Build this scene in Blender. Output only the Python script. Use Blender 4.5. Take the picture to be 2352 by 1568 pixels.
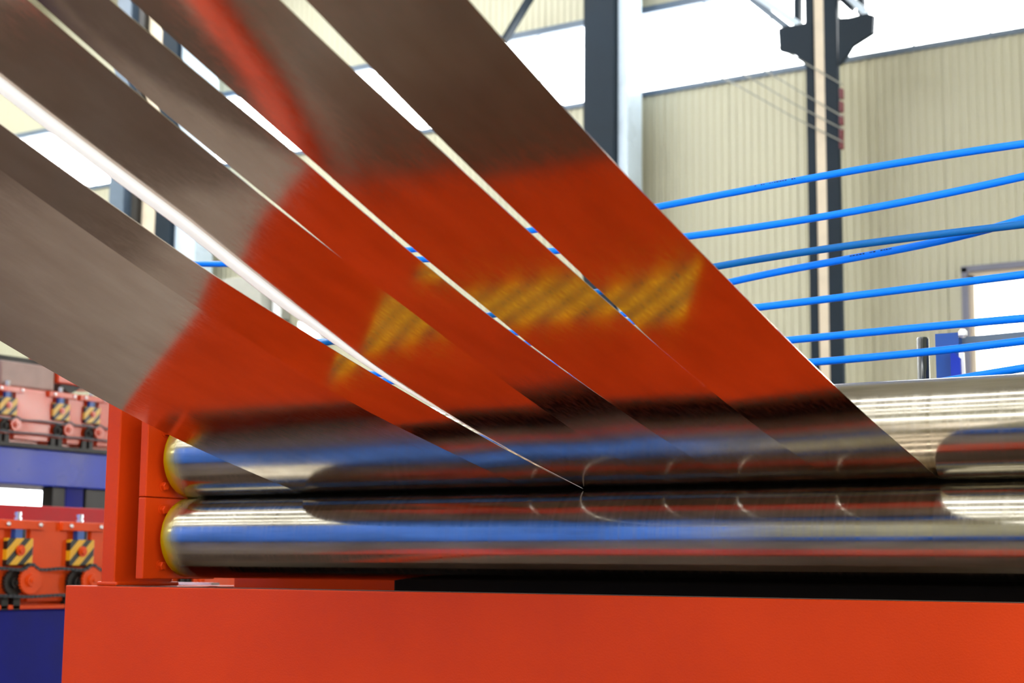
import bpy, bmesh, math, random
from mathutils import Vector, Matrix
random.seed(7)
D = bpy.data
for o in list(D.objects):
    D.objects.remove(o)
S = bpy.context.scene
COL = S.collection

# ------------------------------------------------------------------ camera, world, light, exposure
CAM = Vector((2.65802, -2.74554, 0.94475))
YAW, PITCH, ROLL, FPX = map(float, (122.92463, 7.99726, 0.53425, 3730.734))
_y, _p, _r = map(math.radians, (YAW, PITCH, ROLL))
FWD = Vector((math.cos(_y)*math.cos(_p), math.sin(_y)*math.cos(_p), math.sin(_p)))
_R = Vector((math.sin(_y), -math.cos(_y), 0))
_U = _R.cross(FWD)
RGT = _R*math.cos(_r)+_U*math.sin(_r)
UPV = _U*math.cos(_r)-_R*math.sin(_r)
cd = D.cameras.new('camera')
cam = D.objects.new('camera', cd)
COL.objects.link(cam)
cam.matrix_world = Matrix(((RGT.x, UPV.x, -FWD.x, CAM.x), (RGT.y, UPV.y, -FWD.y, CAM.y),
                           (RGT.z, UPV.z, -FWD.z, CAM.z), (0, 0, 0, 1)))
cd.sensor_width = 36
cd.lens = FPX/2352*36
cd.clip_start = 0.05
cd.dof.use_dof = True
cd.dof.focus_distance = 2.95
cd.dof.aperture_fstop = 6.6
S.camera = cam

S.view_settings.view_transform = 'Standard'
S.view_settings.look = 'None'
S.view_settings.gamma = 1
S.view_settings.use_curve_mapping = False
S.view_settings.exposure = 0.85
S.cycles.use_denoising = True
S.cycles.max_bounces = 10
S.cycles.diffuse_bounces = 4
S.cycles.glossy_bounces = 6
S.cycles.sample_clamp_indirect = 6
S.cycles.caustics_reflective = True
S.cycles.blur_glossy = 0.3

WORLD_STRENGTH = 4.5
PANE_STRENGTH = 4.6
SKYLIGHT_STRENGTH = 11.5
w = D.worlds.new('overcast_sky')
S.world = w
w.use_nodes = True
w.node_tree.nodes['Background'].inputs[0].default_value = (0.93, 0.97, 1.0, 1)
w.node_tree.nodes['Background'].inputs[1].default_value = WORLD_STRENGTH


def at(px, py, ax, v):
    """Point where the sight line of pixel (px, py) of the photograph meets the plane axis ax = v."""
    d = FWD+RGT*((px-1176)/FPX)+UPV*((784-py)/FPX)
    t = (v-CAM[ax])/d[ax]
    return CAM+d*t


# ------------------------------------------------------------------ materials
def lin(h):
    h = h.lstrip('#')
    c = [int(h[i:i+2], 16)/255 for i in (0, 2, 4)]
    return tuple((x/12.92 if x <= .04045 else ((x+.055)/1.055)**2.4) for x in c)+(1,)


def mul(c, k):
    return (c[0]*k, c[1]*k, c[2]*k, 1)


class NT:
    def __init__(s, name):
        s.m = D.materials.new(name)
        s.m.use_nodes = True
        s.t = s.m.node_tree
        s.b = s.t.nodes['Principled BSDF']

    def n(s, typ, **kw):
        x = s.t.nodes.new(typ)
        for k, v in kw.items():
            if k.startswith('i_'):
                k = k[2:]
                x.inputs[int(k) if k.isdigit() else k].default_value = v
            else:
                setattr(x, k, v)
        return x

    def l(s, a, b):
        s.t.links.new(a, b)

    def coord(s, scale=(1, 1, 1), rot=(0, 0, 0)):
        tc = s.n('ShaderNodeTexCoord')
        mp = s.n('ShaderNodeMapping')
        mp.inputs['Scale'].default_value = scale
        mp.inputs['Rotation'].default_value = rot
        s.l(tc.outputs['Object'], mp.inputs[0])
        return mp.outputs[0]

    def noise(s, vec, scale=5, detail=3, rough=.5):
        x = s.n('ShaderNodeTexNoise')
        x.inputs['Scale'].default_value = scale
        x.inputs['Detail'].default_value = detail
        x.inputs['Roughness'].default_value = rough
        s.l(vec, x.inputs['Vector'])
        return x.outputs['Fac']

    def ramp(s, fac, stops):
        x = s.n('ShaderNodeValToRGB')
        e = x.color_ramp.elements
        while len(e) < len(stops):
            e.new(.5)
        for i, (p, c) in enumerate(stops):
            e[i].position = p
            e[i].color = c if len(c) == 4 else tuple(c)+(1,)
        s.l(fac, x.inputs[0])
        return x.outputs[0]

    def rng(s, fac, a, b, lo=0., hi=1.):
        x = s.n('ShaderNodeMapRange')
        x.inputs[1].default_value = lo
        x.inputs[2].default_value = hi
        x.inputs[3].default_value = a
        x.inputs[4].default_value = b
        s.l(fac, x.inputs[0])
        return x.outputs[0]

    def bump(s, h, dist=.001, strength=.3):
        x = s.n('ShaderNodeBump')
        x.inputs['Distance'].default_value = dist
        x.inputs['Strength'].default_value = strength
        s.l(h, x.inputs['Height'])
        s.l(x.outputs[0], s.b.inputs['Normal'])


def paint(name, col, rough=.35, metal=0., var=.12, nscale=6, spec=.5, bump=0., bscale=90, coat=0.):
    k = NT(name)
    v = k.coord()
    f = k.noise(v, nscale, 4)
    k.l(k.ramp(f, [(.3, mul(col, 1-var)), (.7, mul(col, 1+var))]), k.b.inputs['Base Color'])
    k.l(k.rng(f, rough*.85, rough*1.15, .3, .7), k.b.inputs['Roughness'])
    k.b.inputs['Metallic'].default_value = metal
    k.b.inputs['Specular IOR Level'].default_value = spec
    k.b.inputs['Coat Weight'].default_value = coat
    k.b.inputs['Coat Roughness'].default_value = .12
    if bump:
        k.bump(k.noise(v, bscale, 2), bump, .5)
    return k.m


def glow(name, col, strength):
    k = NT(name)
    k.b.inputs['Base Color'].default_value = (.8, .8, .8, 1)
    k.b.inputs['Emission Color'].default_value = col
    k.b.inputs['Emission Strength'].default_value = strength
    return k.m


M = {}
ORANGE = lin('#d8400c')
M['orange'] = paint('orange_gloss_enamel', lin('#b83607'), .38, spec=.16, var=.06, nscale=4, bump=.0006, bscale=260)
M['orange_side'] = paint('orange_machine_enamel', lin('#bd3a0c'), .26, var=.08, nscale=5)
M['orange_near'] = paint('orange_near_enamel', lin('#de4a10'), .4, spec=.22, var=.08, nscale=5)
M['red'] = paint('red_enamel', lin('#a81622'), .5, var=.08, spec=.25)
M['blue'] = paint('blue_enamel', lin('#1b37b0'), .3, spec=.28, var=.15, nscale=2.5)
M['blue_dark'] = paint('dark_blue_enamel', lin('#0d1478'), .5, spec=.15, var=.1)
M['bracket_blue'] = paint('bracket_blue_enamel', lin('#1c4fa0'), .35, var=.08)
M['cream'] = paint('cream_cladding', lin('#b9b79f'), .45, var=.03, nscale=.8)
M['cream_plain'] = paint('cream_plain_paint', lin('#cfcdbc'), .5, var=.03, nscale=1.)
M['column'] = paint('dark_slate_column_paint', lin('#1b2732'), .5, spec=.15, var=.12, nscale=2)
M['column_pale'] = paint('pale_blue_flange_paint', lin('#c4d6e6'), .3, var=.08, nscale=2)  # window glare on the flanges put into the colour; struts share it
M['column_beige'] = paint('beige_web_paint', lin('#d6c8b0'), .4, var=.05)
M['girt'] = paint('blue_grey_girt_paint', lin('#596a7c'), .4, var=.08)
M['grey_frame'] = paint('grey_window_frame', lin('#6c6e80'), .4, var=.08)
M['white'] = paint('white_frame', lin('#e8ebee'), .35, var=.03)
M['black'] = paint('black_oily_steel', lin('#1a1716'), .45, metal=.3, var=.2)
M['dark_red'] = paint('dark_red_reel', lin('#6a2a34'), .5, var=.1)
M['chain'] = paint('dark_chain_steel', lin('#3a3c42'), .4, metal=.7, var=.25, nscale=30)
M['bolt'] = paint('zinc_bolt', lin('#c9cdd2'), .3, metal=.8, var=.1, nscale=30)
M['shiny'] = paint('chromed_rod', lin('#d4d8dc'), .12, metal=1., var=.05)
M['dark_rod'] = paint('blackened_polished_rod', lin('#1d2426'), .06, var=.1, coat=1.)  # dark reflection in the shiny rod put into its base colour
M['grey'] = paint('grey_sheet_metal', lin('#a3a49c'), .45, var=.06)
M['box_grey'] = paint('dull_pinkish_gearbox_paint', lin('#9a7f78'), .4, var=.2, nscale=4)
M['cable'] = paint('thin_grey_cable', lin('#8e8f88'), .6)
M['soot'] = paint('sooty_matt_steel', lin('#17120f'), .75, spec=.15)  # near-black bed plate colour stands in for shade in the roller slot
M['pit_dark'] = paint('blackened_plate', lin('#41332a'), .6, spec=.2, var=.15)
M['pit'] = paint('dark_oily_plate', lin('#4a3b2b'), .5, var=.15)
M['press_blue'] = paint('bright_blue_enamel', lin('#3f82ff'), .45, spec=.2, var=.06)
M['sun_pane'] = glow('sunlit_translucent_pane', (1, .97, .93, 1), 14.)
M['gate_pane'] = glow('daylit_gate_pane', (1, .98, .95, 1), 4.6)
M['pane'] = glow('daylit_translucent_pane', (.95, .98, 1, 1), PANE_STRENGTH)
M['skylight'] = glow('daylit_roof_light', (.96, .98, 1, 1), SKYLIGHT_STRENGTH)

k = NT('concrete_floor')
v = k.coord()
a = k.noise(v, .6, 5)
k.l(k.ramp(a, [(.25, lin('#56483d')), (.55, lin('#685a4e')), (.8, lin('#77695c'))]), k.b.inputs['Base Color'])
k.l(k.rng(k.noise(v, 3, 4), .35, .6), k.b.inputs['Roughness'])
M['floor'] = k.m

# slit steel strip: cold rolled, grain runs along the strip (local Y)
k = NT('cold_rolled_strip_steel')
v = k.coord((60, 1.2, 60))
a = k.noise(v, 3, 4)
v2 = k.coord((9, 1.6, 9))
b = k.noise(v2, 2.2, 4)
k.l(k.ramp(b, [(.3, lin('#c0b09f')), (.7, lin('#d4c7b7'))]), k.b.inputs['Base Color'])
k.b.inputs['Metallic'].default_value = 1
k.l(k.rng(a, .075, .13, .3, .7), k.b.inputs['Roughness'])
k.bump(a, .0002, .06)
M['strip'] = k.m

# roller: ground steel with rings of wear round the axis (local X) and yellow overspray at the left end
k = NT('ground_roller_steel')
tc = k.n('ShaderNodeTexCoord')
v = k.coord((55, .6, .6))
a = k.noise(v, 1.6, 4, .6)
vb = k.coord((2.2, 18, 18))
b = k.noise(vb, 2, 4)
steel = k.ramp(b, [(.3, lin('#989284')), (.7, lin('#bfb9ab'))])
sx = k.n('ShaderNodeSeparateXYZ')
k.l(tc.outputs['Object'], sx.inputs[0])
ad = k.n('ShaderNodeMath', operation='MULTIPLY_ADD')
k.l(k.noise(k.coord((20, 9, 9)), 1.5, 3), ad.inputs[0])
ad.inputs[1].default_value = .05
k.l(sx.outputs['X'], ad.inputs[2])
msk = k.rng(ad.outputs[0], 1., 0., .035, .088)
mix = k.n('ShaderNodeMix', data_type='RGBA')
k.l(msk, mix.inputs[0])
k.l(steel, mix.inputs[6])
mix.inputs[7].default_value = lin('#b09a00')
k.l(mix.outputs[2], k.b.inputs['Base Color'])
k.l(k.rng(msk, 1., .35), k.b.inputs['Metallic'])
k.l(k.rng(a, .10, .26, .3, .75), k.b.inputs['Roughness'])
k.bump(a, .0003, .1)
M['roller'] = k.m

# hose: translucent looking polyurethane blue
def hose_mat(name, col):
    k = NT(name)
    k.b.inputs['Base Color'].default_value = col
    k.b.inputs['Roughness'].default_value = .3
    k.b.inputs['Specular IOR Level'].default_value = .18
    k.b.inputs['Subsurface Weight'].default_value = .12
    k.b.inputs['Subsurface Radius'].default_value = (.004, .008, .02)
    k.b.inputs['Subsurface Scale'].default_value = .6
    return k.m


M['hose'] = hose_mat('blue_polyurethane_hose', lin('#0a7dfa'))
M['hose_dull'] = hose_mat('dull_blue_polyurethane_hose', lin('#0f62a8'))


def stripes(name, c1, c2, axis_a, axis_b, freq, rough=.4, op='SUBTRACT'):
    k = NT(name)
    tc = k.n('ShaderNodeTexCoord')
    sx = k.n('ShaderNodeSeparateXYZ')
    k.l(tc.outputs['Object'], sx.inputs[0])
    m1 = k.n('ShaderNodeMath', operation=op)
    k.l(sx.outputs[axis_a], m1.inputs[0])
    k.l(sx.outputs[axis_b], m1.inputs[1])
    m2 = k.n('ShaderNodeMath', operation='MULTIPLY')
    k.l(m1.outputs[0], m2.inputs[0])
    m2.inputs[1].default_value = freq
    m3 = k.n('ShaderNodeMath', operation='FRACT')
    k.l(m2.outputs[0], m3.inputs[0])
    m4 = k.n('ShaderNodeMath', operation='GREATER_THAN')
    k.l(m3.outputs[0], m4.inputs[0])
    m4.inputs[1].default_value = .55
    mx = k.n('ShaderNodeMix', data_type='RGBA')
    k.l(m4.outputs[0], mx.inputs[0])
    mx.inputs[6].default_value = c1
    mx.inputs[7].default_value = c2
    k.l(mx.outputs[2], k.b.inputs['Base Color'])
    k.b.inputs['Roughness'].default_value = rough
    return k.m


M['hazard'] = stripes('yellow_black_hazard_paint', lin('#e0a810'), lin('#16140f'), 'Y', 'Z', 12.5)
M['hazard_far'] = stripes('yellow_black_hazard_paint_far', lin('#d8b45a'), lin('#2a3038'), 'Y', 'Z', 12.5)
M['hazard_tape'] = stripes('yellow_grey_hazard_tape', lin('#f0b400'), lin('#4a3c34'), 'X', 'Z', 10, op='ADD')


# ------------------------------------------------------------------ mesh helpers
class MB:
    def __init__(s):
        s.b = bmesh.new()

    def box(s, x0, x1, y0, y1, z0, z1, bev=0.):
        vs = [s.b.verts.new(p) for p in ((x0, y0, z0), (x1, y0, z0), (x1, y1, z0), (x0, y1, z0),
                                          (x0, y0, z1), (x1, y0, z1), (x1, y1, z1), (x0, y1, z1))]
        fs = [s.b.faces.new([vs[i] for i in f]) for f in ((0, 3, 2, 1), (4, 5, 6, 7), (0, 1, 5, 4), (1, 2, 6, 5), (2, 3, 7, 6), (3, 0, 4, 7))]
        if bev:
            es = list({e for f in fs for e in f.edges})
            bmesh.ops.bevel(s.b, geom=es, offset=bev, segments=2, profile=.5, affect='EDGES')
        return s

    def lathe(s, axis, c, prof, seg=24, caps=True):
        """prof: list of (position along axis, radius); axis 0/1/2; c centre of the other coordinates and 0 along axis"""
        rings = []
        o = [i for i in (0, 1, 2) if i != axis]
        for t, r in prof:
            ring = []
            for i in range(seg):
                a = 2*math.pi*i/seg
                p = [0, 0, 0]
                p[axis] = c[axis]+t
                p[o[0]] = c[o[0]]+r*math.cos(a)
                p[o[1]] = c[o[1]]+r*math.sin(a)
                ring.append(s.b.verts.new(p))
            rings.append(ring)
        for A, B in zip(rings, rings[1:]):
            for i in range(seg):
                s.b.faces.new((A[i], A[(i+1) % seg], B[(i+1) % seg], B[i]))
        if caps:
            s.b.faces.new(rings[0])
            s.b.faces.new(rings[-1])
        return s

    def cyl(s, axis, c, r, t0, t1, seg=20):
        return s.lathe(axis, c, [(t0, r), (t1, r)], seg)

    def prism(s, axis, pts, t0, t1):
        """pts in the two other axes (in order), extruded along axis"""
        o = [i for i in (0, 1, 2) if i != axis]
        A, B = [], []
        for u, v in pts:
            p = [0, 0, 0]
            p[o[0]], p[o[1]] = u, v
            p[axis] = t0
            A.append(s.b.verts.new(p))
            p = list(p)
            p[axis] = t1
            B.append(s.b.verts.new(p))
        s.b.faces.new(A)
        s.b.faces.new(B)
        n = len(A)
        for i in range(n):
            s.b.faces.new((A[i], A[(i+1) % n], B[(i+1) % n], B[i]))
        return s

    def bar(s, p, q, wd, ht=None, up=(0, 0, 1)):
        p, q = Vector(p), Vector(q)
        ht = ht or wd
        d = (q-p).normalized()
        u = Vector(up)
        if abs(d.dot(u)) > .95:
            u = Vector((1, 0, 0))
        sd = d.cross(u).normalized()
        u = sd.cross(d)
        vs = []
        for e in (p, q):
            for a, b in ((-1, -1), (1, -1), (1, 1), (-1, 1)):
                vs.append(s.b.verts.new(e+sd*(a*wd/2)+u*(b*ht/2)))
        for f in ((0, 1, 2, 3), (7, 6, 5, 4), (0, 4, 5, 1), (1, 5, 6, 2), (2, 6, 7, 3), (3, 7, 4, 0)):
            s.b.faces.new([vs[i] for i in f])
        return s

    def tube(s, pts, r, seg=10):
        pts = [Vector(p) for p in pts]
        rings = []
        for i, p in enumerate(pts):
            d = (pts[min(i+1, len(pts)-1)]-pts[max(i-1, 0)]).normalized()
            u = Vector((0, 0, 1)) if abs(d.z) < .9 else Vector((1, 0, 0))
            a = d.cross(u).normalized()
            b = a.cross(d)
            rings.append([s.b.verts.new(p+a*(r*math.cos(2*math.pi*k/seg))+b*(r*math.sin(2*math.pi*k/seg))) for k in range(seg)])
        for A, B in zip(rings, rings[1:]):
            for k in range(seg):
                s.b.faces.new((A[k], A[(k+1) % seg], B[(k+1) % seg], B[k]))
        s.b.faces.new(rings[0])
        s.b.faces.new(rings[-1])
        return s

    def mesh(s, name, mat, smooth=None):
        bmesh.ops.recalc_face_normals(s.b, faces=s.b.faces)
        me = D.meshes.new(name)
        s.b.to_mesh(me)
        s.b.free()
        me.materials.append(mat)
        if smooth:
            for p in me.polygons:
                p.use_smooth = True
            me.set_sharp_from_angle(angle=math.radians(smooth))
        return me

    def link(s, name, mat, parent=None, smooth=None, loc=None):
        o = D.objects.new(name, s.mesh(name, mat, smooth))
        COL.objects.link(o)
        if parent:
            o.parent = parent
        if loc:
            o.location = loc
        return o


def tag(o, label=None, cat=None, group=None, kind=None):
    for a, b in (('label', label), ('category', cat), ('group', group), ('kind', kind)):
        if b:
            o[a] = b
    return o


def thing(name, label, cat, loc=(0, 0, 0), group=None, kind=None):
    o = D.objects.new(name, None)
    COL.objects.link(o)
    o.location = loc
    return tag(o, label, cat, group, kind)


def empty_part(name, parent, loc=(0, 0, 0)):
    o = D.objects.new(name, None)
    COL.objects.link(o)
    o.parent = parent
    o.location = loc
    return o


def inst(name, me, parent, loc=(0, 0, 0), rot=None):
    o = D.objects.new(name, me)
    COL.objects.link(o)
    o.parent = parent
    o.location = loc
    if rot:
        o.rotation_euler = rot
    return o


# ------------------------------------------------------------------ the hall
XL, XR, YN, YB, ZC = -24., 7.4, -15., 16., 10.8
SILL, HEAD = 7.33, 8.42
tag(MB().box(XL-.3, XR+.3, YN-.3, YB+.3, -.2, 0).link('floor', M['floor']), kind='structure')
DOOR_X0, DOOR_X1, DOOR_Z = -3.02, 1.6, 4.42


def ribbed(width, height, ribs):
    """cladding sheet in the XZ plane, facing -Y, with shallow trapezoid ribs"""
    mb = MB()
    pts = []
    p = width/ribs
    for i in range(ribs):
        x = i*p
        pts += [(x, 0), (x+p*.5, 0), (x+p*.6, -.012), (x+p*.9, -.012)]
    pts.append((width, 0))
    lo = [mb.b.verts.new((x, y, 0)) for x, y in pts]
    hi = [mb.b.verts.new((x, y, height)) for x, y in pts]
    for i in range(len(pts)-1):
        mb.b.faces.new((lo[i], lo[i+1], hi[i+1], hi[i]))
    bk = [mb.b.verts.new(c) for c in ((0, .06, 0), (width, .06, 0), (width, .06, height), (0, .06, height))]
    mb.b.faces.new(bk)
    mb.b.faces.new((lo[0], hi[0], bk[3], bk[0]))
    mb.b.faces.new((lo[-1], bk[1], bk[2], hi[-1]))
    return mb.mesh('wall_panel', M['cream'])


def clad_wall(name, length, rows, skip, ribs=9, pw=.94):
    """wall root with cladding panels in local X (0..length), facing local -Y"""
    wroot = tag(D.objects.new(name, None), kind='structure')
    COL.objects.link(wroot)
    n = int(math.ceil(length/pw))
    for z0, z1 in rows:
        me = ribbed(pw-.004, z1-z0, ribs)
        for i in range(n):
            x = i*pw
            if not skip(x, x+pw, z0, z1):
                inst('wall_panel', me, wroot, (x, 0, z0))
    return wroot


PW = .94
doorcut = lambda a, b, z0, z1: z0 < DOOR_Z-.01 and XL+b > DOOR_X0+.06 and XL+a < DOOR_X1-.06
wb = clad_wall('wall_back', XR-XL, [(0, DOOR_Z), (DOOR_Z, SILL-.05), (HEAD+.05, ZC)], doorcut)
wb.location = (XL, YB, 0)
# strip beside the door so that the panel edge and the frame meet
nx = XL+PW*math.floor((DOOR_X0+.06-XL)/PW)
MB().box(nx-XL, DOOR_X0-XL, .0, .05, 0, DOOR_Z).link('filler_panel', M['cream'], wb)
fx = XL+PW*math.ceil((DOOR_X1-.06-XL)/PW)
MB().box(DOOR_X1-XL, max(fx, DOOR_X1+.05)-XL, .0, .05, 0, DOOR_Z).link('filler_panel', M['cream'], wb)
# side walls and the wall behind the viewer
wl = clad_wall('wall_left', YB-YN, [(0, 1.9), (2.6, ZC)], lambda *a: False)
wl.rotation_euler = (0, 0, math.pi/2)
wl.location = (XL, YN, 0)
for n_ in list(wl.children):
    pass
MB().box(0, YB-YN-1.2, -.01, .05, 1.9, 2.6).link('wall_band', M['cream'], wl)
fillcut = lambda a, b, z0, z1: 19.0 < (a+b)/2 < 27. and z0 < 5
wr = clad_wall('wall_right', YB-YN, [(0, 2.2), (2.2, 4.4), (4.4, 5.6), (5.6, ZC)], lambda a, b, z0, z1: fillcut(a, b, z0, z1) or (z0 == 2.2 and b < 2.9))
wr.rotation_euler = (0, 0, -math.pi/2)
wr.location = (XR, YB, 0)
wf = clad_wall('wall_front', XR-XL, [(0, SILL-.8), (HEAD-.4, ZC)], lambda *a: False)
wf.rotation_euler = (0, 0, math.pi)
wf.location = (XR, YN, 0)

# ceiling with rows of roof lights running along the hall
cl = MB()
sky_y = [-12.5, -9.2, -6., -3., 0., 3., 6.5, 10., 13.5]
ys_ = [YN-.3]
hw = lambda y: .14 if y < -2 else .34
for y in sky_y:
    ys_ += [y-hw(y), y+hw(y)]
ys_.append(YB+.3)
for a, b in zip(ys_[::2], ys_[1::2]):
    cl.box(XL-.3, XR+.3, a, b, ZC, ZC+.12)
end = lambda y: 4.5 if y < -2 else -5.5
for y in sky_y:
    cl.box(end(y), XR+.3, y-hw(y), y+hw(y), ZC, ZC+.12)
ceil = tag(cl.link('ceiling', M['cream_plain']), kind='structure')
for y in sky_y:
    MB().box(XL, end(y), y-hw(y), y+hw(y), ZC+.02, ZC+.08).link('roof_light', M['skylight'], ceil)
    for j in range(5):
        x = XL+3+j*6
        if x < end(y):
            MB().box(x-.04, x+.04, y-.4, y+.4, ZC-.08, ZC+.02).link('glazing_bar', M['girt'], ceil)


# window bands
def window_band(name, x0, x1, z0, z1, y, rotz=0., loc=(0, 0, 0), step=.94, phase=0., pane='pane'):
    r = tag(D.objects.new(name, None), kind='structure')
    COL.objects.link(r)
    r.rotation_euler = (0, 0, rotz)
    r.location = loc
    MB().box(x0, x1, y-.03, y+.08, z0-.07, z0).link('sill', M['girt'], r)
    MB().box(x0, x1, y-.03, y+.08, z1, z1+.09).link('head_girt', M['girt'], r)
    x = x0+phase
    edges = [x0]
    while x < x1-.05:
        if x > x0+.05:
            edges.append(x)
        x += step
    edges.append(x1)
    for a, b in zip(edges, edges[1:]):
        MB().box(a+.012, b-.012, y+.05, y+.06, z0, z1).link('pane', M[pane], r)
    for a in edges[1:-1]:
        MB().box(a-.014, a+.014, y+.035, y+.075, z0, z1).link('mullion', M['white'], r)
    return r


for i, (a, b) in enumerate([(XL, -15.2), (-15.2, -7.45), (-7.45, -4.5), (-4.5, XR)]):
    window_band('window_%d' % (i+1), a, b, SILL, HEAD, YB, phase={0: .4, 1: .46, 2: .94, 3: .82}[i])
window_band('window_5', 0, 2.8, 2.2, 4.4, 0, -math.pi/2, (XR, YB, 0), 2.1, pane='sun_pane')
window_band('window_8', 19.2, 26.9, .1, 5.5, 0, -math.pi/2, (XR, YB, 0), 2.1, pane='gate_pane')  # unseen glowing panel added to light the post and beam from the right
window_band('window_9', -20.2, -18.2, 1.9, 2.7, YB-.1, step=1.0)
window_band('window_6', 0, XR-XL, SILL-.8, HEAD-.4, 0, math.pi, (XR, YN, 0), 1.2)
wl2 = window_band('window_7', YB-YN-1.2, YB-YN, 1.9, 2.6, 0, math.pi/2, (XL, YN, 0), 1.2)

# the tall opening in the back wall and a low window seen between the strips
dr = tag(D.objects.new('door_1', None), kind='structure')
COL.objects.link(dr)
MB().box(DOOR_X0-.12, DOOR_X0-.05, YB-.08, YB+.06, 0, DOOR_Z+.09).link('frame', M['grey_frame'], dr)
MB().box(DOOR_X1+.05, DOOR_X1+.12, YB-.08, YB+.06, 0, DOOR_Z+.09).link('frame', M['grey_frame'], dr)
MB().box(DOOR_X0-.12, DOOR_X1+.12, YB-.08, YB+.06, DOOR_Z+.04, DOOR_Z+.11).link('lintel', M['grey_frame'], dr)
MB().box(DOOR_X0-.05, DOOR_X0+.02, YB-.03, YB+.16, 0, DOOR_Z).link('reveal', M['column_beige'], dr)
MB().box(DOOR_X0-.05, DOOR_X1+.05, YB-.03, YB+.16, DOOR_Z-.09, DOOR_Z+.04).link('reveal', M['column_beige'], dr)

# girts under and over the window band, running the whole wall, are part of the window roots; wall diagonal brace:
br = tag(MB().bar(at(1222, -12, 1, 15.6), at(1156, 98, 1, 15.6), .12, .06).link('wall_brace', M['column']),
         'dark diagonal brace on the cream wall above the high windows', 'brace')


# columns
def hcol(name, label, parts, y0, y1, ztop=ZC):
    t = thing(name, label, 'column', (sum(p[0]+p[1] for p in parts)/2/len(parts), (y0+y1)/2, 0))
    cx, cy = t.location.x, t.location.y
    for nm, mt, x0, x1, dy0, dy1 in [(p[2], p[3], p[0], p[1], p[4], p[5]) for p in parts]:
        MB().box(x0-cx, x1-cx, y0+dy0-cy, y1+dy1-cy, 0, ztop, .008).link(nm, mt, t)
    return t


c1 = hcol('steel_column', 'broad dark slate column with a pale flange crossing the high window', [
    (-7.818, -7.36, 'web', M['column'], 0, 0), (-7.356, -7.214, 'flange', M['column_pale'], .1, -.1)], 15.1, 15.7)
c2 = hcol('steel_column', 'twin dark column with beige web and corbel brackets behind the blue hoses', [
    (-4.706, -4.595, 'flange', M['column'], 0, -.42), (-4.597, -4.466, 'web', M['column_beige'], .012, -.1),
    (-4.468, -4.302, 'flange', M['column'], 0, -.42)], 15.1, 15.6)
cx, cy = c2.location.x, c2.location.y


def poly15(pix, y=15.1):
    return [(p.x-cx, p.z) for p in (at(a, b, 1, y) for a, b in pix)]


MB().prism(1, poly15([(1788, 67), (1791, 117), (1826, 126), (1846, 146), (1866, 170), (1866, 48), (1841, 56), (1806, 60)]), 15.09-cy, 15.16-cy).link('corbel', M['column'], c2)
MB().prism(1, poly15([(1926, 150), (1946, 126), (1958, 106), (2005, 76), (2007, 35), (1990, 31), (1950, 41), (1926, 42)]), 15.09-cy, 15.16-cy).link('corbel', M['column'], c2)
for pa, pb, wd, mt in [((1833, -120), (1833, 58), .09, 'column'), ((1978, -120), (1978, 32), .09, 'column'),
                       ((1735, -10), (1838, 58), .13, 'column_pale'), ((1716, -10), (1812, 66), .06, 'girt'),
                       ((1940, -15), (1990, 30), .12, 'column_pale'), ((1925, -12), (1960, 20), .1, 'column')]:
    P, Q = at(*pa, 1, 15.25), at(*pb, 1, 15.25)
    off = Vector((cx, cy, 0))
    MB().bar(P-off, Q-off, wd, .08).link('bracket_strut', M[mt], c2)
reel = thing('cable_clamp', 'dark red clamp block where thin cables meet the twin column', 'clamp', at(1932, 270, 1, 15.05))
ro = reel.location
for py in (215, 245, 275, 305, 330):
    p = at(1932, py, 1, 15.05)-ro
    MB().box(p.x-.015, p.x+.015, -.03, .06, p.z-.065, p.z+.065, .01).link('clamp_block', M['dark_red'], reel)
for pts, lb in (([(1560, 128), (1700, 200), (1820, 268), (1936, 326)], 'lowest of four thin grey cables slanting down to the twin column'),
            ([(1580, 105), (1723, 179), (1830, 242), (1936, 297)], 'second lowest of four thin grey cables slanting to the twin column'),
            ([(1630, 92), (1767, 168), (1860, 224), (1936, 268)], 'third lowest of four thin grey cables slanting to the twin column'),
            ([(1700, 58), (1829, 133), (1936, 195)], 'topmost of four thin grey cables slanting down to the twin column')):
    tag(MB().tube([at(a, b, 1, 15.96 if i == 0 else 15.02) for i, (a, b) in enumerate(pts)], .009, 6).link('thin_cable', M['cable']), lb, 'cable', 'thin cables to the twin column')
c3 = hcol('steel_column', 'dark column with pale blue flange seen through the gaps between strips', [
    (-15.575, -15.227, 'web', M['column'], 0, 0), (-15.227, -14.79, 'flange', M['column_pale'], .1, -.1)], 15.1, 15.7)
c4 = hcol('steel_column', 'slim black column beside a beige post seen between the strips', [
    (-16.11, -15.97, 'flange', M['black'], 0, 0), (-15.97, -15.60, 'web', M['column_beige'], .1, -.1)], 15.1, 15.6)
c5 = hcol('steel_column', 'blue grey column left of the slim black one', [
    (-16.62, -16.29, 'web', M['girt'], 0, 0)], 15.1, 15.5)

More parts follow.
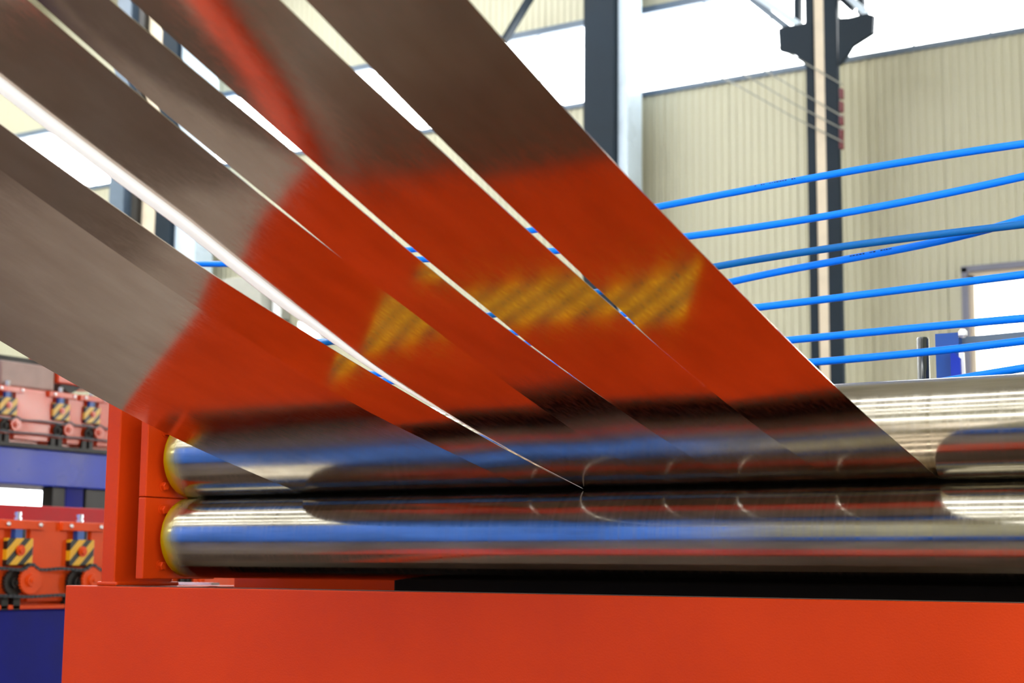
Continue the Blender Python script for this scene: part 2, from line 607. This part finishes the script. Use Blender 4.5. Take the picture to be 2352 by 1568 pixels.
# wall side duct and bits seen in the gap over the leftmost strip
t = thing('duct_box', 'grey sheet metal duct box hung on the far wall between strips', 'duct', (-13.9, 15.6, 4.95))
MB().box(-.42, .40, -.3, .38, -.28, .33, .02).link('body', M['grey'], t)
MB().box(-.44, .42, -.32, .3, -.32, -.28).link('flange', M['black'], t)
MB().box(-.40, .42, -.25, .3, -.78, -.32).link('lower_duct', M['grey'], t)
t = thing('wall_light', 'bright white light panel low on the far wall between strips', 'light', (-12.95, 15.8, 4.42))  # bright patch taken for a low window, drawn as a glowing panel
MB().box(-.22, .22, -.03, .1, -.25, .2, .02).link('lamp_housing', M['white'], t)
MB().box(-.19, .19, -.045, -.03, -.22, .17).link('diffuser', M['pane'], t)
t = tag(MB().box(-13.44, -13.36, 15.5, 15.6, 0, 4.95).link('white_pipe', M['white']), 'slim white pipe standing by the grey duct box on the far wall', 'pipe')

# ------------------------------------------------------------------ the pinch roller stand
ZN = 1.1
RR = .09
BY, BZ = -.0922, .9008
rs = thing('roller_stand', 'orange pinch roller stand holding two long polished steel rollers', 'machine', (0, 0, 0))
bm = MB().box(-.294, 2.46, BY, BY+.03, 0, BZ-.0012, .0025)
beam = bm.link('front_beam', M['orange'], rs)
MB().box(-.13, 2.3, BY+.0015, BY+.03, BZ-.0012, BZ).link('top_edge', M['pit'], beam)
MB().box(.37, 1.235, BY-.0012, BY, .47, .62).link('hazard_tape', M['hazard_tape'], beam)
MB().prism(2, [(-.24, BY), (-.12, BY), (.02, -1.0), (-.1, -1.0)], 0, .07).link('foot_bar', M['orange'], rs)
MB().box(-.294, -.13, BY+.03, .42, .0, BZ-.002, .004).link('side_beam', M['orange'], rs)
MB().box(2.3, 2.46, BY+.03, .42, .0, BZ-.002, .004).link('side_beam', M['orange'], rs)
MB().box(-.13, .62, .3, .33, .0, .945, .004).link('rear_beam', M['orange'], rs)
MB().box(-.36, -.13, .22, .25, BZ, BZ+.006).link('shim_plate', M['white'], rs)  # white bar lying across the top of the side beam
MB().box(.50, 2.3, .12, .3, .3, .96, .006).link('gear_case', M['soot'], rs)  # dark box added to darken the slot behind the rollers
MB().box(-.13, 2.3, -.06, .12, .60, .62).link('bed_plate', M['soot'], rs)


def side_frame(s, x):
    """s=+1: at the left end facing +X; s=-1 mirrored, at the right end"""
    X = lambda a, b: (min(x+s*a, x+s*b), max(x+s*a, x+s*b))
    MB().box(*X(-.183, -.14), -.088, .1, BZ-.001, 1.36, .003).link('post', M['orange'], rs)
    MB().box(*X(-.195, -.128), -.091, .11, BZ-.001, BZ+.009, .004).link('weld_bead', M['orange'], rs)
    MB().box(*X(-.14, -.052), .045, .1, .93, 1.34).link('packer', M['orange'], rs)
    for nm, z0, z1, zc in (('lower_housing', .917, 1.0992, ZN-RR), ('upper_housing', 1.1008, 1.31, ZN+RR)):
        h = MB().box(*X(-.052, -.03), -.108, .125, z0, z1, .0025).link(nm, M['orange'], rs)
        MB().lathe(0, (x, 0, zc), [(-.03*s, .058), (-.012*s, .058), (-.012*s, .045), (.002*s, .045)], 28).link('bearing_flange', M['orange'], h, 40)
        for dy, dz in ((-.054, .062), (-.054, -.064), (.056, .062), (.056, -.064)):
            b = MB()
            b.lathe(0, (x-.03*s, dy, zc+dz), [(0, .0135), (.002*s, .0135)], 20)
            b.lathe(0, (x-.03*s, dy, zc+dz), [(.002*s, .0102), (.0105*s, .0102), (.0125*s, .0085)], 6)
            b.link('bolt', M['orange'], h)


side_frame(1, 0.)
side_frame(-1, 2.165)
for nm, zc, lb in (('lower_roller', ZN-RR+.0005, 'lower polished steel roller'), ('upper_roller', ZN+RR-.0005, 'upper polished steel roller')):
    pr = [(.0, .03), (.0, RR-.006), (.0015, RR-.002), (.005, RR)]
    n = 60
    pr += [(.005+(2.155*i/n), RR) for i in range(1, n+1)]
    pr += [(2.1635, RR-.002), (2.165, RR-.006), (2.165, .03)]
    o = MB().lathe(0, (0, 0, 0), pr, 128).link(nm, M['roller'], rs, 35, loc=(0, 0, zc))
    o['label'] = lb

# ------------------------------------------------------------------ the slit strips
# one common rise for all strips; per edge: X at the nip and how far (mm) the edge runs above it, s metres from the nip
def common(u):
    if u <= 0:
        return ZN
    if u < .0185:                                   # wraps the upper roller up to the tangent point
        return ZN+(RR+.001)-math.sqrt((RR+.001)**2-u*u)
    return ZN+.207*u-.00195+.053*(u-.0185)**2


EDGES = {
    'aL': (.362, [(0, 0), (.4, 3), (.6, 10), (.86, 23), (1.2, 44), (2.2, 110), (3.4, 190)]),
    'aR': (.943, [(0, 0), (.35, -7), (.6, -15), (1.0, -11), (1.5, 0), (3.4, 20)]),
    'bL': (.946, [(0, -.2), (.12, -4.4), (.35, -9.6), (.6, -17), (1.0, -12.5), (1.5, -2), (3.4, 18)]),
    'bR': (1.058, [(0, 0), (.33, -3), (.5, -5), (.7, -7), (.86, -8), (1.07, -9), (1.45, -8), (3.4, 0)]),
    'cL': (1.062, [(0, 0), (.5, 0), (.67, 2), (.82, 7), (.96, 11), (1.15, 16), (1.45, 17), (3.4, 30)]),
    'cR': (1.238, [(0, 0), (.3, 1.6), (.55, 5.2), (.84, 9.2), (1.15, 10), (1.55, 12), (3.4, 25)]),
    'dL': (1.241, [(0, -.2), (.12, -1.2), (.3, .4), (.55, 4.7), (.84, 8.8), (1.0, 9), (1.15, 10.8), (1.38, 12), (1.55, 14.4), (3.4, 30)]),
    'dR': (1.390, [(0, 0), (.5, -1.6), (.9, -3.6), (1.27, -1.2), (1.58, -5.2), (3.4, -20)]),
    'eL': (1.393, [(0, -.2), (.12, -2.8), (.5, -5.4), (.8, -6), (1.08, -7), (1.27, -9), (1.55, -14), (3.4, -40)]),
    'eR': (1.581, [(0, 0), (.46, -4), (.79, -3), (1.03, -5), (1.24, -9), (1.52, -16), (3.4, -50)]),
    'fL': (1.584, [(0, -.2), (.12, -3.2), (.46, -6.4), (.79, -5), (1.03, -4), (1.24, -7), (1.52, -12), (3.4, -40)]),
    'fR': (1.768, [(0, 0), (.33, 2), (.82, 3), (1.23, -3), (1.45, -6), (3.4, -30)]),
}
# sideways drift (mm) of an edge where the strips have spread apart
DRIFT = {'bR': [(0, 0), (.6, -1), (.86, -7), (1.07, -15), (1.45, -18), (3.4, -25)],
         'bL': [(0, 0), (.6, 0), (.86, -3), (1.07, -6), (1.45, -8), (3.4, -15)],
         'cL': [(0, 0), (.5, 0), (.67, 3), (.82, 10), (.96, 17), (1.15, 27), (1.45, 29), (3.4, 40)],
         'cR': [(0, 0), (.3, 3), (.55, 9), (.84, 16), (1.15, 17), (1.55, 21), (3.4, 35)],
         'dL': [(0, 0), (.3, 2), (.55, 6), (.84, 12), (1.0, 14), (1.15, 19), (1.38, 21), (1.55, 25), (3.4, 40)],
         'dR': [(0, 0), (.5, -3), (.9, -6), (1.27, -2), (1.58, -9), (3.4, -20)],
         'eL': [(0, 0), (.76, 0), (.88, 6), (1.08, 8), (1.27, 14), (1.55, 19), (3.4, 40)],
         'eR': [(0, 0), (.7, 0), (1.03, 3), (1.24, 6), (1.52, 5), (3.4, 10)],
         'fL': [(0, 0), (.72, 0), (.82, 6), (1.03, 9.4), (1.24, 14.7), (1.5, 25), (3.4, 50)],
         'fR': [(0, 0), (.4, 0), (.82, 2.4), (1.23, 3.5), (1.45, 6), (3.4, 10)]}


def drift(key, u):
    pts = DRIFT.get(key)
    if not pts or u <= 0:
        return 0.
    for (u0, d0), (u1, d1) in zip(pts, pts[1:]):
        if u <= u1:
            return (d0+(d1-d0)*(u-u0)/(u1-u0))*.001
    return pts[-1][1]*.001


def edge_fn(key):
    x, pts = EDGES[key]
    n = len(pts)
    tg = []
    for i in range(n):
        a, b = pts[max(i-1, 0)], pts[min(i+1, n-1)]
        tg.append((b[1]-a[1])/(b[0]-a[0]))

    def f(y):
        u = -y
        if u <= 0:
            return ZN+pts[0][1]*.001
        if u >= pts[-1][0]:
            return common(u)+pts[-1][1]*.001
        i = max(j for j in range(n) if pts[j][0] <= u)
        (u0, d0), (u1, d1) = pts[i], pts[i+1]
        h = u1-u0
        t = (u-u0)/h
        d = (2*t**3-3*t*t+1)*d0+(t**3-2*t*t+t)*h*tg[i]+(3*t*t-2*t**3)*d1+(t**3-t*t)*h*tg[i+1]
        return common(u)+d*.001
    return x, f


YS = [.06-.01*i for i in range(7)]+[-.02*i for i in range(1, 26)]+[-.5-.05*i for i in range(1, 58)]


def strip_mesh(left, right, name, mat, th=.0008, bow=0., curl=0.):
    xl, fl = edge_fn(left)
    xr, fr = edge_fn(right)
    n = max(3, int((xr-xl)/.02))
    mb = MB()
    rows = []
    for y in YS:
        zl, zr = fl(y), fr(y)
        xa, xb = xl+drift(left, -y), xr+drift(right, -y)
        lift = curl*min(1., max(0., (-y-.95)/.45))
        sag = bow*min(1., max(0., (-y-.95)/.5))
        rows.append([[mb.b.verts.new((xa+(xb-xa)*i/n, y, zl+(zr-zl)*i/n+d-sag*(1-(2*i/n-1)**2)+lift*max(0., 1-i/n/.75)**2)) for i in range(n+1)] for d in (-th/2, th/2)])
    for a, b in zip(rows, rows[1:]):
        for i in range(n):
            for q in (0, 1):
                mb.b.faces.new((a[q][i], a[q][i+1], b[q][i+1], b[q][i]))
        for i in (0, n):
            mb.b.faces.new((a[0][i], a[1][i], b[1][i], b[0][i]))
    for r in (rows[0], rows[-1]):
        for i in range(n):
            mb.b.faces.new((r[0][i], r[0][i+1], r[1][i+1], r[1][i]))
    return mb.link(name, mat, None, 40)


for l_, r_, lb in (('aL', 'aR', 'widest slit steel strip, lowest of the strips, rising over the left post'),
                   ('bL', 'bR', 'narrow slit steel strip lying along the upper edge of the widest strip'),
                   ('cL', 'cR', 'slit steel strip with the bright white edge trim along its lower edge'),
                   ('dL', 'dR', 'slim slit steel strip between the white-trimmed strip and the red-streaked strip'),
                   ('eL', 'eR', 'slit steel strip with an orange-red streak near its upper end'),
                   ('fL', 'fR', 'outermost slit steel strip, its right edge crossing the cream wall')):
    tag(strip_mesh(l_, r_, 'steel_strip', M['strip'], bow=.002 if l_ == 'dL' else 0., curl=.003 if l_ == 'eL' else 0.), lb, 'steel strip', 'slit steel strips running up from the rollers')

def solve(A, b):
    n = len(b)
    m = [list(r)+[v] for r, v in zip(A, b)]
    for i in range(n):
        p = max(range(i, n), key=lambda r: abs(m[r][i]))
        m[i], m[p] = m[p], m[i]
        for r in range(n):
            if r != i:
                f = m[r][i]/m[i][i]
                m[r] = [a-f*c for a, c in zip(m[r], m[i])]
    return [m[i][n]/m[i][i] for i in range(n)]


# edge trim, turned on edge, hugging the strip above it
xl, fl = edge_fn('cL')
mb = MB()
prev = None
for y in YS[6:]:
    s = -y
    g = min(1., max(0., (s-.42)/.52))**1.25
    z = fl(y)
    xt = xl+drift('cL', s)-.001-.011*g
    zt, zb = z+.0115*g, z-.0005-.0115*g
    ring = [mb.b.verts.new(p) for p in ((xt-.001, y, zt), (xt, y, zt), (xt-.001, y, zb), (xt-.002, y, zb))]
    if prev:
        for i in range(4):
            mb.b.faces.new((prev[i], prev[(i+1) % 4], ring[(i+1) % 4], ring[i]))
    else:
        mb.b.faces.new(ring)
    prev = ring
mb.b.faces.new(prev)
M['trim'] = paint('bright_zinc_trim', lin('#f2f6f8'), .35, var=.0)  # window mirrored in the steel is painted on as plain white
tag(mb.link('edge_trim_strip', M['trim'], None, 40), 'thin bright white edge trim turned on its side between two steel strips', 'trim strip')

# ------------------------------------------------------------------ blue hoses behind the rollers
HY = .5
HOSES = [
    ([(2352, 330), (2120, 366), (1900, 403), (1700, 438), (1515, 467), (1235, 538), (940, 568), (500, 607)], 0., 'topmost blue air hose, crossing the whole picture behind the strips'),
    ([(2352, 405), (2120, 455), (1900, 495), (1740, 522), (1590, 541)], .0, 'second blue air hose from the top, sagging behind the strips'),
    ([(2352, 516), (2200, 531), (2000, 557), (1800, 590), (1650, 608), (1400, 665)], -.02, 'dull blue air hose crossing over its neighbour near the right'),
    ([(2352, 503), (2200, 542), (2050, 578), (1900, 602), (1690, 645), (1500, 700)], .02, 'blue air hose that dips under its neighbour, dark print on it'),
    ([(2352, 630), (2237, 645), (2050, 668), (1900, 686), (1750, 704), (1400, 745), (1000, 775), (745, 785)], 0., 'blue air hose crossing the top of the bright doorway'),
    ([(2352, 731), (2240, 740), (2050, 759), (1835, 778), (1500, 812), (1250, 835)], 0., 'blue air hose crossing the middle of the bright doorway'),
    ([(2352, 783), (2200, 800), (2000, 820), (1880, 831), (1400, 860), (905, 875), (700, 880)], 0., 'blue air hose in front of the steel rod and blue bracket'),
    ([(2352, 846), (2230, 862), (2100, 890), (1950, 915)], .0, 'lowest blue air hose, dipping behind the upper roller'),
]


def spline(pts, n=10):
    out = []
    P_ = [pts[0]]+list(pts)+[pts[-1]]
    for i in range(1, len(P_)-2):
        for k_ in range(n):
            t = k_/n
            a, b, c, d = P_[i-1], P_[i], P_[i+1], P_[i+2]
            out.append(.5*((2*b)+(c-a)*t+(2*a-5*b+4*c-d)*t*t+(3*b-a-3*c+d)*t**3))
    out.append(pts[-1])
    return out


for pix, dy, lb in HOSES:
    p3 = [at(a, b, 1, HY+dy) for a, b in pix]
    p3.sort(key=lambda p: -p.x)
    dg = 3 if len(p3) > 5 else 2
    x0 = p3[0].x
    pw = range(dg+1)
    co = solve([[sum((x0-p.x)**(i+j) for p in p3) for j in pw] for i in pw], [sum((x0-p.x)**i*p.z for p in p3) for i in pw])
    zf = lambda x: sum(c_*(x0-x)**i for i, c_ in enumerate(co))
    xe = p3[-1].x
    line = [Vector((x0+(xe-x0)*i/24, HY+dy, zf(x0+(xe-x0)*i/24))) for i in range(25)]
    sl = (zf(x0)-zf(x0-.1))/.1
    line = [Vector((x0+d, HY+dy, zf(x0)+sl*d)) for d in (2.646-x0, .6, .3)]+line
    sl = (zf(xe+.1)-zf(xe))/.1
    line += [Vector((xe-d, HY+dy, zf(xe)-sl*d+.05*d*d)) for d in (.2, .4, .6, .9) if xe-d > -1.3]
    hs = tag(MB().tube(line, .0082, 12).link('air_hose', M['hose_dull' if 'dull' in lb else 'hose'], None, 60), lb, 'hose', 'blue air hoses behind the rollers')
    if 'dark print' in lb or 'topmost' in lb:
        pa, pb = ((1955, 2052) if 'dark' in lb else (1738, 1832))
        xa, xb = at(pa, 600, 1, HY+dy).x, at(pb, 600, 1, HY+dy).x
        mb = MB()
        x = xa
        while x < xb:
            wd = random.uniform(.003, .007)
            p_ = Vector((x, HY+dy-.0077, zf(x)+.0036))
            q_ = Vector((x+wd, HY+dy-.0077, zf(x+wd)+.0036))
            mb.bar(p_, q_, .0006, random.uniform(.0012, .0024))
            x += wd+random.choice((.0018, .0022, .011))
        tag(mb.link('printed_marks', M['black'], hs), kind='stuff')
# rack that takes the hose ends, beyond the right edge of the frame
t = thing('hose_rack', 'slim blue rack post gathering the air hose ends, right of the rollers', 'rack', (2.72, HY, 0))
MB().box(-.05, .05, -.06, .06, 0, 2.15, .004).link('post', M['bracket_blue'], t)
MB().box(-.18, .18, -.15, .15, 0, .015, .004).link('foot', M['black'], t)
MB().box(-.075, -.045, -.07, .07, 1.2, 2.12, .004).link('manifold', M['shiny'], t)

# guide parts behind the upper roller
t = thing('steel_rod', 'short upright polished steel rod behind the upper roller', 'rod', (1.401, .99, 0))
MB().lathe(2, (0, 0, 0), [(0, .022), (.9, .022), (.9, .0145), (1.496, .0145), (1.5, .012)], 24).link('shaft', M['dark_rod'], t, 40)
MB().cyl(2, (0, 0, 0), .034, 0, .02).link('foot', M['black'], t)
t = thing('lever_bracket', 'blue upright bracket with a grey lever arm behind the upper roller', 'bracket', (1.46, 1.0, 0))
p0, p1 = at(2176, 862, 1, 1.), at(2168, 768, 1, 1.)
c = (p0.x-1.46, 0, p0.z)
MB().prism(1, [(-.016, 0), (.045, 0), (.028, 1.506), (-.028, 1.506)], -.012, .012).link('plate', M['bracket_blue'], t)
MB().prism(1, [(.010, 0), (.060, 0), (.040, 1.44), (.018, 1.46)], -.045, -.013).link('rib', M['blue'], t)
MB().bar((.0566, -.03, .6), (.040, -.03, 1.455), .011, .011).link('edge_rod', M['white'], t)
MB().bar((.02, .03, 1.487), (.55, .03, 1.500), .02, .022).link('lever_arm', M['girt'], t)
MB().lathe(2, (.041, -.02, 1.49), [(0, .004), (.006, .011), (.016, .011), (.022, .006)], 12).link('knob', M['white'], t, 40)
MB().box(-.018, .10, -.08, .08, 0, .02).link('foot', M['black'], t)


# ------------------------------------------------------------------ roll forming lines behind on the left
def sprocket_mesh(r, teeth, th, mat, name='sprocket'):
    pts = []
    for i in range(teeth):
        for f, rr in ((0., r*.9), (.25, r*.92), (.4, r), (.6, r), (.75, r*.92)):
            a = 2*math.pi*(i+f)/teeth
            pts.append((rr*math.cos(a), rr*math.sin(a)))
    b = MB().prism(0, pts, -th/2, th/2)
    b.lathe(0, (0, 0, 0), [(th/2, r*.45), (th/2+.012, r*.42), (th/2+.012, r*.16), (th/2+.02, r*.15)], 20)
    return b.mesh(name, mat, 35)


def chain_mesh(pts, pitch, wd, ht):
    """roller chain along pts (Vectors): separate small side plates and rollers, joined"""
    segs = []
    P_ = spline(pts, 12)
    acc, last = 0., P_[0]
    nodes = [P_[0]]
    for p in P_[1:]:
        d = (p-last).length
        while acc+d >= pitch:
            f = (pitch-acc)/d
            last = last+(p-last)*f
            nodes.append(last.copy())
            d = (p-last).length
            acc = 0.
        acc += d
        last = p
    mb = MB()
    for i, (a, b) in enumerate(zip(nodes, nodes[1:])):
        sx = .0 if i % 2 else .004
        for side in (-1, 1):
            o = Vector((side*(wd/2-sx/2), 0, 0))
            mb.bar(a+o, b+o, .003, ht if i % 2 else ht*.8, (1, 0, 0) if False else (0, 0, 1))
        mb.lathe(0, a, [(-wd/2, ht*.33), (wd/2, ht*.33)], 8)
    return mb


def rollformer(name, label, X, sc, stands, zref, colors, spr=1.):
    """sc: size relative to the near line; stands: list of y of stand centres; zref: z of top of the stand"""
    t = thing(name, label, 'machine', (X, stands[0], 0))
    oy = stands[0]
    body, haz = colors
    spm = sprocket_mesh(.053*sc*spr, 26, .012*sc, body)
    spd = sprocket_mesh(.05*sc*spr, 24, .014*sc, M['black'])
    bolt = MB().lathe(0, (0, 0, 0), [(0, .0085*sc), (.006*sc, .0085*sc), (.009*sc, .005*sc)], 12).mesh('bolt', M['bolt'], 40)
    nut = MB().lathe(2, (0, 0, 0), [(0, .014*sc), (.010*sc, .014*sc), (.010*sc, .009*sc), (.017*sc, .009*sc), (.017*sc, .0135*sc), (.03*sc, .0125*sc)], 8).mesh('lock_nut', M['bolt'])
    rodm = MB().cyl(2, (0, 0, 0), .009*sc, -.045*sc, .0, 10).mesh('screw_rod', M['chain'], 40)
    capm = MB().box(-.012*sc, .012*sc, -.017*sc, .017*sc, -.04*sc, 0).mesh('blue_cap', M['bracket_blue'])
    hazm = MB().box(0, .03*sc, -.061*sc, .061*sc, -.05*sc, .05*sc, .003).mesh('hazard_block', haz)
    bossm = MB().lathe(0, (0, 0, 0), [(.03*sc, .02*sc), (.036*sc, .02*sc), (.036*sc, .012*sc), (.044*sc, .01*sc)], 20).mesh('boss', body, 40)
    pitch = (stands[-1]-stands[0])/(len(stands)-1)
    for i, y in enumerate(stands):
        st = empty_part('stand', t, (0, y-oy, zref))
        nxt = (stands[i+1]-y) if i+1 < len(stands) else pitch
        prv = (y-stands[i-1]) if i else pitch
        lo, hi = -.06*sc, .062*sc
        b = MB()
        b.box(-.05, -.02, lo, hi, -.3*sc, 0.)                       # plate behind the slot
        b.box(-.05, .0, hi, nxt+lo, -.3*sc, 0., .002)         # solid panel to the next stand
        b.link('frame_plate', body, st)
        MB().box(-.002, .022, -.10*sc, .115*sc, -.034*sc, .0, .003).link('top_bar', body, st)
        inst('bolt', bolt, st, (.022, -.06*sc, -.016*sc))
        inst('bolt', bolt, st, (.022, .092*sc, -.016*sc))
        inst('lock_nut', nut, st, (.0, 0, .0))
        inst('screw_rod', rodm, st, (.0, .03*sc, -.03*sc))
        inst('blue_cap', capm, st, (.005, -.005*sc, -.034*sc))
        inst('hazard_block', hazm, st, (-.01, 0, -.117*sc))
        inst('boss', bossm, st, (-.01, 0, -.112*sc))
        inst('sprocket', spm, st, (.05, .035*sc, -.222*sc))
        inst('inner_sprocket', spd, st, (.02, -.02*sc, -.23*sc))
        MB().cyl(0, (0, 0, 0), .014*sc, -.03, .05).link('shaft', M['black'], st, loc=(0, .035*sc, -.222*sc))
        for dy in (-.055, .0):
            MB().box(-.01, .02, (dy-.016)*sc, (dy+.016)*sc, -.33*sc, -.275*sc).link('chain_guard', M['black'], st)  # black blocks stand in for the dark gaps below the stand
    # chains over all sprockets
    top, bot = [], []
    zz = zref-.222*sc
    for i, y in enumerate(stands):
        yy = y-oy+.035*sc
        r = .06*sc*spr
        top += [Vector((.05, yy-.045*sc, zz+r*.66)), Vector((.05, yy, zz+r)), Vector((.05, yy+.045*sc, zz+r*.66))]
        nxt = (stands[i+1]-y) if i+1 < len(stands) else pitch
        top.append(Vector((.05, yy+nxt/2, zz+r*.74)))
        bot += [Vector((.05, yy, zz-r)), Vector((.05, yy+nxt/2, zz-r*.92))]
    for pts in (top, bot):
        c_ = chain_mesh(pts, .0105*sc, .016*sc, .0115*sc).link('drive_chain', M['chain'], t)
        c_['kind'] = 'stuff'
    return t


yb0, yb1 = -.5, 4.4
X1 = -3.0
near = rollformer('roll_former', 'orange roll former with chain driven stands, lower line beside the post', X1, 1.165,
                  [1.701, 2.053, 2.405, 2.757, 3.109], 1.139, (M['orange_near'], M['hazard']))
oy = 1.701
MB().box(-.6, .02, yb0-oy, yb1-oy, .756, .775, .003).link('deck_plate', M['orange_near'], near)
MB().box(-.58, .0, yb0-oy, yb1-oy, 0., .756, .01).link('blue_base', M['blue_dark'], near)
MB().box(-.05, .0, 3.6-oy, yb1-oy, .775, 1.139).link('end_plate', M['orange_near'], near)
MB().box(-.3, -.05, yb0-oy, yb1-oy, .775, 1.0).link('inner_body', M['orange_near'], near)

X2 = -5.6
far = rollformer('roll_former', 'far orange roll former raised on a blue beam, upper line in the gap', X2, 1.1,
                 [3.72, 4.122, 4.557, 4.823, 5.25], 2.07, (M['orange_side'], M['hazard_far']), .75)
oy = 3.72
MB().box(-.6, .05, yb0-oy, 6.2-oy, 1.685, 1.715, .003).link('deck_edge', M['black'], far)
MB().box(-.55, .02, yb0-oy, 6.2-oy, 1.452, 1.685, .008).link('blue_beam', M['blue'], far)
MB().box(-.3, -.05, yb0-oy, 6.2-oy, 1.715, 1.95).link('inner_body', M['orange_side'], far)
for y in (-.4, 2., 4.66, 5.6):
    MB().box(-.12, -.02, y-oy, y-oy+.15, 0, 1.452).link('blue_leg', M['blue_dark'], far)
MB().box(-.12, -.02, 4.545-oy, 4.655-oy, .0, 1.452, .005).link('drive_case', M['black'], far)  # black boxes stand in for shadow beneath the blue beam
MB().box(-.12, -.02, 4.83-oy, 5.55-oy, .0, 1.452, .005).link('drive_case', M['black'], far)
MB().box(-.42, -.02, 4.08-oy, 4.52-oy, 2.075, 2.235, .01).link('gear_box', M['box_grey'], far)
MB().box(-.3, .0, 4.53-oy, 5.0-oy, 2.13, 2.35, .01).link('motor_mount', M['orange_side'], far)
MB().prism(0, [(4.56-oy, 2.13), (4.76-oy, 2.13), (4.66-oy, 2.07)], -.2, -.02).link('gusset', M['black'], far)
MB().box(-.5, -.1, yb0-oy, 4.5-oy, 2.25, 2.28).link('guard_rail', M['black'], far)
for y in (1.0, 2.6, 4.2):
    MB().box(-.45, -.41, y-oy, y-oy+.04, 1.9, 2.26).link('guard_post', M['black'], far)
# long red beam lying between the two lines
t = thing('red_beam', 'long dark red steel beam on trestles behind the lower orange line', 'beam', (-4.3, 1.0, 0))
p = at(0, 1157, 0, -4.25)
q = at(0, 1202, 0, -4.25)
MB().box(-.12, .05, -2.2, 5.6, q.z-.08, p.z, .006).link('beam_body', M['red'], t)
for y in (-1.8, 1.2, 4.6):
    MB().box(-.1, .03, y, y+.1, 0, q.z-.08).link('trestle', M['blue_dark'], t)

# ------------------------------------------------------------------ what the rollers mirror: the aisle in front of the stand
t = thing('floor_channel', 'low orange channel along the floor in front of the rollers', 'channel', (1.0, -1.25, 0))
MB().box(-1.6, 2.6, -.3, .3, 0, .05, .006).link('channel_body', M['orange'], t)
MB().box(-1.6, 2.6, -.25, .25, .05, .056).link('channel_lid', M['orange_side'], t)
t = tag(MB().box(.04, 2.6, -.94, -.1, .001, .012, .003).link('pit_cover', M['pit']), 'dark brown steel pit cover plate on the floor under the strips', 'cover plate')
t = tag(MB().box(-2.0, -.26, -.94, -.1, .001, .012, .003).link('pit_cover', M['pit_dark']), 'blackened cover plate on the floor left of the orange foot bar', 'cover plate')  # darker plate added so the strips mirror a deeper tone
t = thing('press_housing', 'tall blue press housing across the aisle, outside the picture', 'press', (-4.3, -4.6, 0))
MB().prism(0, [(-1.9, .1), (.4, .1), (.4, .5), (-1.3, 4.6), (-1.9, 4.6)], -2.6, 2.6).link('housing', M['press_blue'], t)
MB().box(-2.55, 2.55, -1.8, .3, 0, .1).link('plinth', M['black'], t)
for x in (-2.5, -.8, .9):
    MB().bar((x+.8, .37, .7), (x+.8, -1.15, 4.35), 1.5, .05, (0, .92, .38)).link('cover', M['press_blue'], t)
t = thing('coil_bench', 'low blue coil bench behind the photographer', 'bench', (2.2, -4.6, 0))
MB().box(-2.6, 3.2, -.4, .4, .08, .6, .01).link('bench_body', M['press_blue'], t)
for x in (-2.4, 2.9):
    MB().box(x, x+.12, -.35, .35, 0, .08).link('foot', M['blue_dark'], t)
